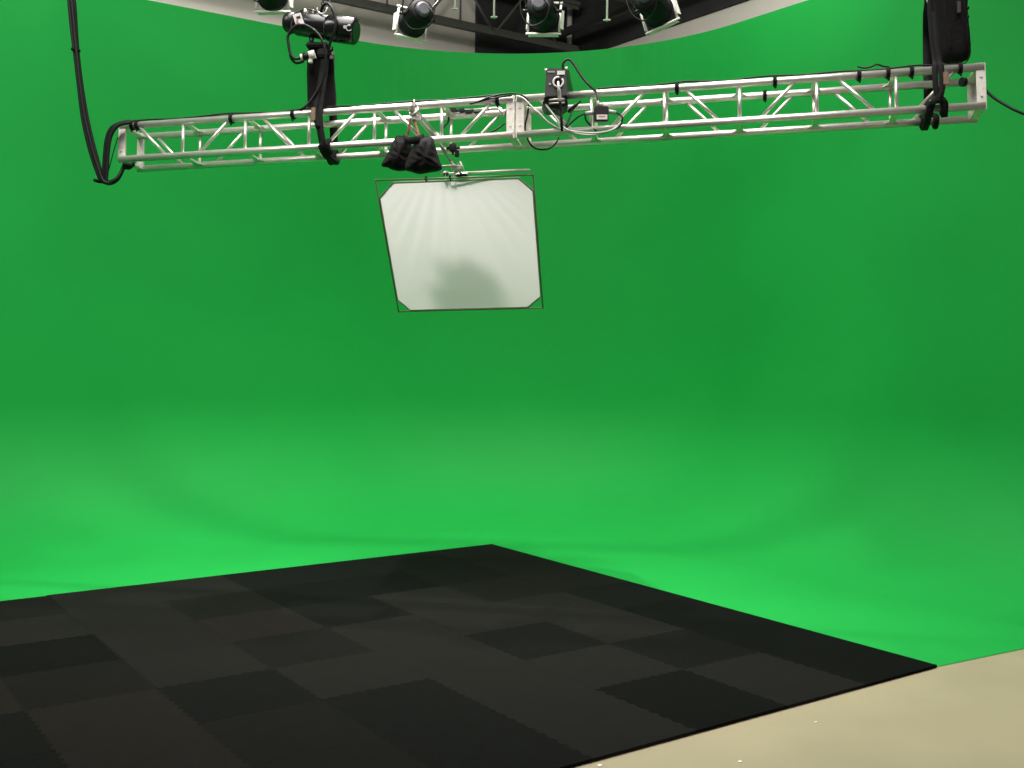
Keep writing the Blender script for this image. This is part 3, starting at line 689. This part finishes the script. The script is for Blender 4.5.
def jbox():
    Z = TZ(601) - 0.10
    def A(px, py, dz=0.0): return at(px, py, Z + dz)
    t = thing('junction_box', tuple(A(601, 115)), 'small black dimmer box with white label, strapped to the truss right of the lamp head', 'junction box')
    mb = MB(); mb.box(A(601, 114.5), 0.098, 0.055, 0.10, (CR, CF, CU), 0.006); mb.build('box_body', M['black_metal'], t)
    mb = MB(); mb.box(A(602, 117, -.030), 0.072, 0.004, 0.032, (CR, CF, CU)); mb.build('label_plate', M['label'], t, 'white paper label')
    mb = MB(); mb.box(A(602, 116.2, -.0325), 0.045, 0.003, 0.006, (CR, CF, CU)); mb.build('print', M['label_red'], t)
    mb = MB(); mb.cyl(A(585.5, 113.5), A(594, 112.5), 0.014, 10); mb.cyl(A(608, 111.5), A(616, 112.5), 0.014, 10); mb.cyl(A(599, 107), A(598, 101), 0.009, 8); mb.cyl(A(602, 107), A(602, 102.5), 0.009, 8); mb.build('cable_gland', M['grey_plastic'], t)
jbox()

# ------------------------------------------------------------------ loose cables on the truss
def cable(name, label, runs, r, mname='black_rubber', ties=()):
    t = thing(name, tuple(runs[0][0]), label, 'cable')
    for pts in runs: MB().tube(pts, r, 8).build('strand', M[mname], t)
    for L_, h, wd in ties:
        mb = MB(); mb.torus(TP(L_, h, wd), DX, 0.030, 0.0075, 18, 6); mb.torus(TP(L_ + .012, h, wd), DX, 0.030, 0.0075, 18, 6); mb.cyl(TP(L_, h - .028, wd - .012), TP(L_ + .01, h - 0.052, wd - .014), 0.007, 6)
        mb.build('cable_tie', M['black_webbing'], t)
    return t
def chordrun(L0, L1, n, h=S + 0.034, amp=0.006, wd=0.0, ph_=0.0):
    return smooth([TP(L0 + (L1 - L0) * i / n, h + amp * math.sin(i * 1.9 + ph_), wd + 0.008 * math.sin(i * 1.3 + ph_)) for i in range(n + 1)], 5)
cable('truss_cable', 'black cable strapped along the top of the left truss half', [chordrun(0.04, 2.95, 14), chordrun(0.7, 2.9, 10, S + 0.03, 0.012, 0.02, 1.0)], 0.006,
      ties=[(LP(132), S, 0), (LP(137), S, 0), (LP(231), S, 0), (LP(292.5), S, 0), (LP(497), S, 0), (LP(500), S - 0.005, D)])
cable('truss_cable', 'black cable strapped along the top of the right truss half', [chordrun(LP(598), 6.0, 16), chordrun(LP(858), LP(890), 5, S + 0.055, 0.01, 0.0, 2)], 0.006,
      ties=[(LP(676), S, 0), (LP(774), S, 0), (LP(765), S, D), (LP(858), S, 0), (LP(887), S, 0), (LP(910.5), S, 0), (LP(959), S, 0)])
cable('patch_cable', 'grey and black cable bundle looped below the lamp head to the dimmer box',
      [cpath([(517, 96, -.06), (524, 99, -.07), (533, 108, -.08), (543, 118, -.09), (555, 127, -.09), (563, 129, -.09)]),
       cpath([(527, 107, -.06), (538, 112, -.09), (548, 122, -.1), (560, 129, -.1), (570, 132, -.1)]),
       cpath([(543, 101, -.10), (551, 112, -.12), (562, 126, -.12), (575, 133, -.12), (592, 135, -.12), (607, 132, -.1), (616, 127, -.08), (622, 121, -.06)]),
       cpath([(545, 103, -.10), (553, 114, -.13), (564, 128, -.13), (578, 132, -.12), (596, 133, -.12), (612, 130, -.1), (620, 124, -.06)]),
       ], 0.0065, 'white_cable')
cable('patch_cable', 'black leads hanging between the lamp head and the dimmer box',
      [cpath([(586, 113, -.1), (578, 117, -.1), (570, 124, -.1), (565, 129, -.1)]), cpath([(616, 112.5, -.1), (622, 117, -.08), (621, 124, -.06), (616, 129, -.06)]),
       cpath([(585, 113, -.08), (586, 120, -.05), (591, 126, -.03), (596, 131, -.06)]), cpath([(572, 109, 0), (570, 117, -.04), (566, 126, -.08)])], 0.006)
cable('lamp_cable', 'black cable arching from the lamp head down to the dimmer box', [cpath([(563, 70, .0), (563, 64, .0), (566, 60, .0), (570, 60, -.01), (575, 66, -.02), (582, 77, -.04), (590, 86, -.06), (596, 92, -.06), (598, 97, -.08), (599, 102, -.1)])], 0.0085)
cable('power_cable', 'black cable arching over the joint of the two truss halves and hanging below', [cpath([(478, 102, -.04), (487, 98, -.05), (498, 95, -.05), (510, 93.5, -.05), (520, 94.5, -.05), (527, 99, -.05), (528.5, 106, -.05), (527, 116, -.05), (525, 127, -.04), (527, 137, -.02), (532, 146, .02), (540, 149.5, .05), (549, 148.5, .08), (556, 143, .1), (559, 137, .12)]),
      cpath([(470, 104, -.03), (485, 100, -.04), (500, 97, -.04), (512, 95.5, -.05)]), cpath([(449, 115, .25), (448, 122, .24), (443, 128, .22)]), cpath([(505, 123, .22), (497, 129, .2), (487, 134, .2)])], 0.0062)
# small clamps lying inside the truss left of the joint
mb = MB()
for px, py, sx in ((453, 110, .05), (462, 110.5, .04), (469, 112, .05), (478, 111, .06)): mb.box(at(px, py, TZ(px) + .24), sx, .03, .028, AX, .005)
mb.cyl(at(450, 111, TZ(450) + .24), at(484, 109.5, TZ(484) + .24), 0.010, 8)
o = tag(mb.build('cable_connector', M['black_metal']), 'black inline cable connectors lying on the rear chord left of the truss joint', 'connector')
mb = MB(); mb.cyl(at(474, 110.3, TZ(470) + .2), at(500, 108.0, TZ(500) + .2), 0.012, 10); mb.cyl(at(500, 108.6, TZ(500) + .2), at(504, 116, TZ(503) + .2), 0.016, 10)
tag(mb.build('scaffold_pin', M['steel']), 'short steel rod inside the truss left of the joint', 'rod')

# left bundle drop and right cable
def drop():
    Z = 8.05
    base = [(68, -262), (68, -160), (69, -70), (70, -14), (72, 4), (73.5, 28), (76, 52), (80, 82), (85, 116), (91, 145), (98, 170), (103, 181), (110, 183)]
    runs = []
    for k, (ox, dz) in enumerate(((-2.2, 0), (0.2, -.03), (2.2, .02), (0.8, .03))):
        runs.append(smooth([at(px + ox + 0.7 * math.sin(i * 1.3 + k), py, Z + dz) for i, (px, py) in enumerate(base)], 6))
    up = [(104, 182), (105, 168), (106, 152), (108, 138), (112, 129), (119, 124), (130, 121.5)]
    for k, ox in enumerate((-1.2, 0.8, 2.2)): runs.append(smooth([at(px + ox * (1 if i < 5 else .3), py + ox * .4, Z - .01 * k) for i, (px, py) in enumerate(up)], 6))
    zig = [(103, 181), (110, 182.5), (117, 179), (121, 173), (124, 167), (129, 167), (134, 163)]
    for k, ox in enumerate((-0.8, 1.2)): runs.append(smooth([at(px, py + ox, Z + .02 + .02 * k + i * .02) for i, (px, py) in enumerate(zig)], 6))
    t = thing('cable_bundle', tuple(at(104, 182, Z)), 'thick black cable bundle hanging beside the left end of the truss', 'cable')
    for r_ in runs: MB().tube(r_, 0.0125, 8).build('strand', M['black_rubber'], t)
    mb = MB()
    for px, py in ((75.7, 50), (98, 181), (127, 165)): mb.torus(at(px, py, Z), CU + CR * .2, 0.024, 0.012, 16, 6)
    mb.build('tape_wrap', M['black_webbing'], t)
    MB().tube(smooth([at(118, 137, Z), at(114, 150, Z), at(110, 165, Z), at(106, 180, Z)], 6), 0.004, 6).build('strand', M['black_rubber'], t)
drop()
cable('power_cable', 'single black cable running off from the right end of the truss', [smooth([at(976, 73, 7.1), at(984, 88, 7.0), at(993, 97, 6.95), at(1004, 104, 6.9), at(1016, 110.5, 6.85), at(1032, 116, 6.8), at(1060, 118, 6.7)], 7)], 0.0095)
tag(MB().cyl(TP(LP(964), S * .78, D * .35), TP(LP(968), S * .78, D * .4), 0.03, 14).build('lamp_socket', M['black_rubber']), 'black cylindrical plug inside the right end of the truss', 'plug')

# ------------------------------------------------------------------ studio lamps on the grid
def fresnel():
    """studio lamp pointing along -Z of its own frame, built at the origin"""
    t = thing('studio_lamp', (0, 0, 0), 'x', 'studio lamp', 'studio lamps over the green screen')
    mb = MB(); mb.tube([V((0, 0, .17)), V((0, 0, .15)), V((0, 0, .02)), V((0, 0, -.13)), V((0, 0, -.15))], [0.085, 0.115, 0.12, 0.125, 0.132], 28)
    for k in range(10):
        a = 2 * PI * k / 10; mb.box((0.118 * math.cos(a), 0.118 * math.sin(a), .05), 0.012, 0.02, 0.16, (V((math.cos(a), math.sin(a), 0)), V((-math.sin(a), math.cos(a), 0)), V((0, 0, 1))))
    mb.build('lamp_body', M['black_matte'], t)
    mb = MB(); mb.tube([V((0, 0, .165)), V((0, 0, .20)), V((0, 0, .215))], [0.075, 0.07, 0.05], 22); mb.box((0.06, 0, .2), 0.04, 0.05, 0.03, None, 0.006); mb.build('rear_cap', M['dark_grey'], t)
    MB().cyl((0, 0, -.148), (0, 0, -.156), 0.115, 24).build('lens', M['lens'], t)
    mb = MB(); mb.torus((0, 0, -.16), V((0, 0, 1)), 0.136, 0.008, 28, 6); mb.build('accessory_ring', M['black_matte'], t)
    for k in range(4):
        a = PI / 2 * k; rx, ty = V((math.cos(a), math.sin(a), 0)), V((-math.sin(a), math.cos(a), 0))
        w0 = 0.125 if k % 2 else 0.085; w1 = 0.14 if k % 2 else 0.085; dn = (V((0, 0, -1)) * 0.9 + rx * 0.42).normalized(); h = rx * 0.142 + V((0, 0, -.165)); ll = 0.035 if k % 2 else 0.06
        nrm = dn.cross(ty)
        mb = MB(); mb.prism([h - ty * w0, h + ty * w0, h + ty * w1 + dn * ll, h - ty * w1 + dn * ll], nrm * 0.004)
        bd = mb.build('barn_door', M['white_metal'], t)
        mb = MB(); mb.cyl(h - ty * (w0 + .035), h + ty * (w0 + .035), 0.011, 8); mb.build('hinge_rod', M['white_metal'], bd)
    mb = MB()
    yk = [V((0.150, 0, 0)), V((0.158, 0.08, 0.02)), V((0.158, 0.24, 0.05)), V((0.10, 0.27, 0.055)), V((-0.10, 0.27, 0.055)), V((-0.158, 0.24, 0.05)), V((-0.158, 0.08, 0.02)), V((-0.150, 0, 0))]
    mb.strap(yk, 0.03, 0.006, V((0, 0, 1)))
    for s in (-1, 1): mb.cyl((s * .115, 0, 0), (s * .175, 0, 0), 0.016, 10)
    mb.build('yoke', M['black_metal'], t)
    mb = MB(); mb.cyl((0, .27, .055), (0, .60, .12), 0.012, 10); mb.build('hanger', M['white_metal'], t)
    mb = MB(); mb.tube(smooth([V((.04, .02, .21)), V((.10, -.06, .23)), V((.05, -.16, .18)), V((-.08, -.17, .10)), V((-.17, -.05, .10)), V((-.17, .15, .12)), V((-.12, .40, .13)), V((-.05, .62, .14))], 7), 0.0075, 8)
    mb.build('lamp_lead', M['black_rubber'], t)
    mb = MB(); mb.tube(smooth([V((.12, .10, .05)), V((.17, .2, .1)), V((.10, .4, .12)), V((.02, .6, .12))], 7), 0.004, 6); mb.build('safety_cable', M['white_metal'], t)
    ld = bpy.data.lights.new('lamp_bulb', 'SPOT'); ld.energy = 6; ld.spot_size = math.radians(150); ld.spot_blend = 0.6; ld.shadow_soft_size = 0.05; ld.color = (1, 0.95, 0.88)
    lo = bpy.data.objects.new('lamp_bulb', ld); COL.objects.link(lo); lo.location = (0, 0, -0.165); lo.parent = t
    return t
lamps = [((269, -12), 8.6, (0.0, -0.10, 1.0), 0.0, 'studio lamp at the far left, mostly cut off by the top of the picture', 0.9),
         ((417, 17), 8.7, (-0.42, -0.08, 1.0), 0.12, 'black studio lamp with white barn doors, second from the left, its cable looped below', 0.85),
         ((542, 11), 8.6, (0.16, -0.06, 1.0), 0.06, 'studio lamp nearest the building corner, its back turned, seen between white side doors', 0.9),
         ((652, 4), 8.3, (0.50, -0.12, 1.0), -0.35, 'studio lamp furthest right, tilted, its white barn doors against the dark wall', 0.9)]
L0 = fresnel()
for n_, ((px, py), Z, aim, roll, lab, sc) in enumerate(lamps):
    o = L0 if n_ == 0 else copy_tree(L0)
    d = (CR * aim[0] + CU * aim[1] + CF * aim[2]).normalized()
    zz = -d; yy = (CU * math.cos(roll) + CR * math.sin(roll)); yy = (yy - zz * yy.dot(zz)).normalized(); xx = yy.cross(zz)
    p = at(px, py, Z)
    o.matrix_world = Matrix(((xx.x, yy.x, zz.x, p.x), (xx.y, yy.y, zz.y, p.y), (xx.z, yy.z, zz.z, p.z), (0, 0, 0, 1))) @ Matrix.Scale(sc, 4)
    o['label'] = lab
a_, b_ = at(180, -62, 8.98), at(760, -75, 8.53); b_.z = a_.z
gp = thing('grid_pipe', tuple((a_ + b_) / 2), 'black lighting pipe from which the studio lamps hang', 'pipe')
MB().cyl(a_, b_, 0.024, 14).build('pipe', M['black_metal'], gp)
for f in (0.08, 0.92):
    q_ = a_ + (b_ - a_) * f; MB().cyl(q_, (q_.x, q_.y, 6.55), 0.008, 8).build('pipe_hanger', M['steel'], gp)

for k, (px, y1, lab) in enumerate(((455, 9, 'thin pale hanger rod ending above the green screen, leftmost of the three hanger rods'), (494, 17, 'thin pale hanger rod between the second lamp and the lamp by the corner'), (607, 20, 'thin pale hanger rod between the lamp by the corner and the rightmost lamp'))):
    p = at(px, y1, 11.2 if k < 2 else 10.6)
    mb = MB(); mb.cyl(p, (p.x, p.y, 6.55), 0.011, 8); mb.box(p, 0.05, 0.05, 0.012); tag(mb.build('hanger_rod', M['white_metal']), lab, 'rod', 'hanger rods under the roof')
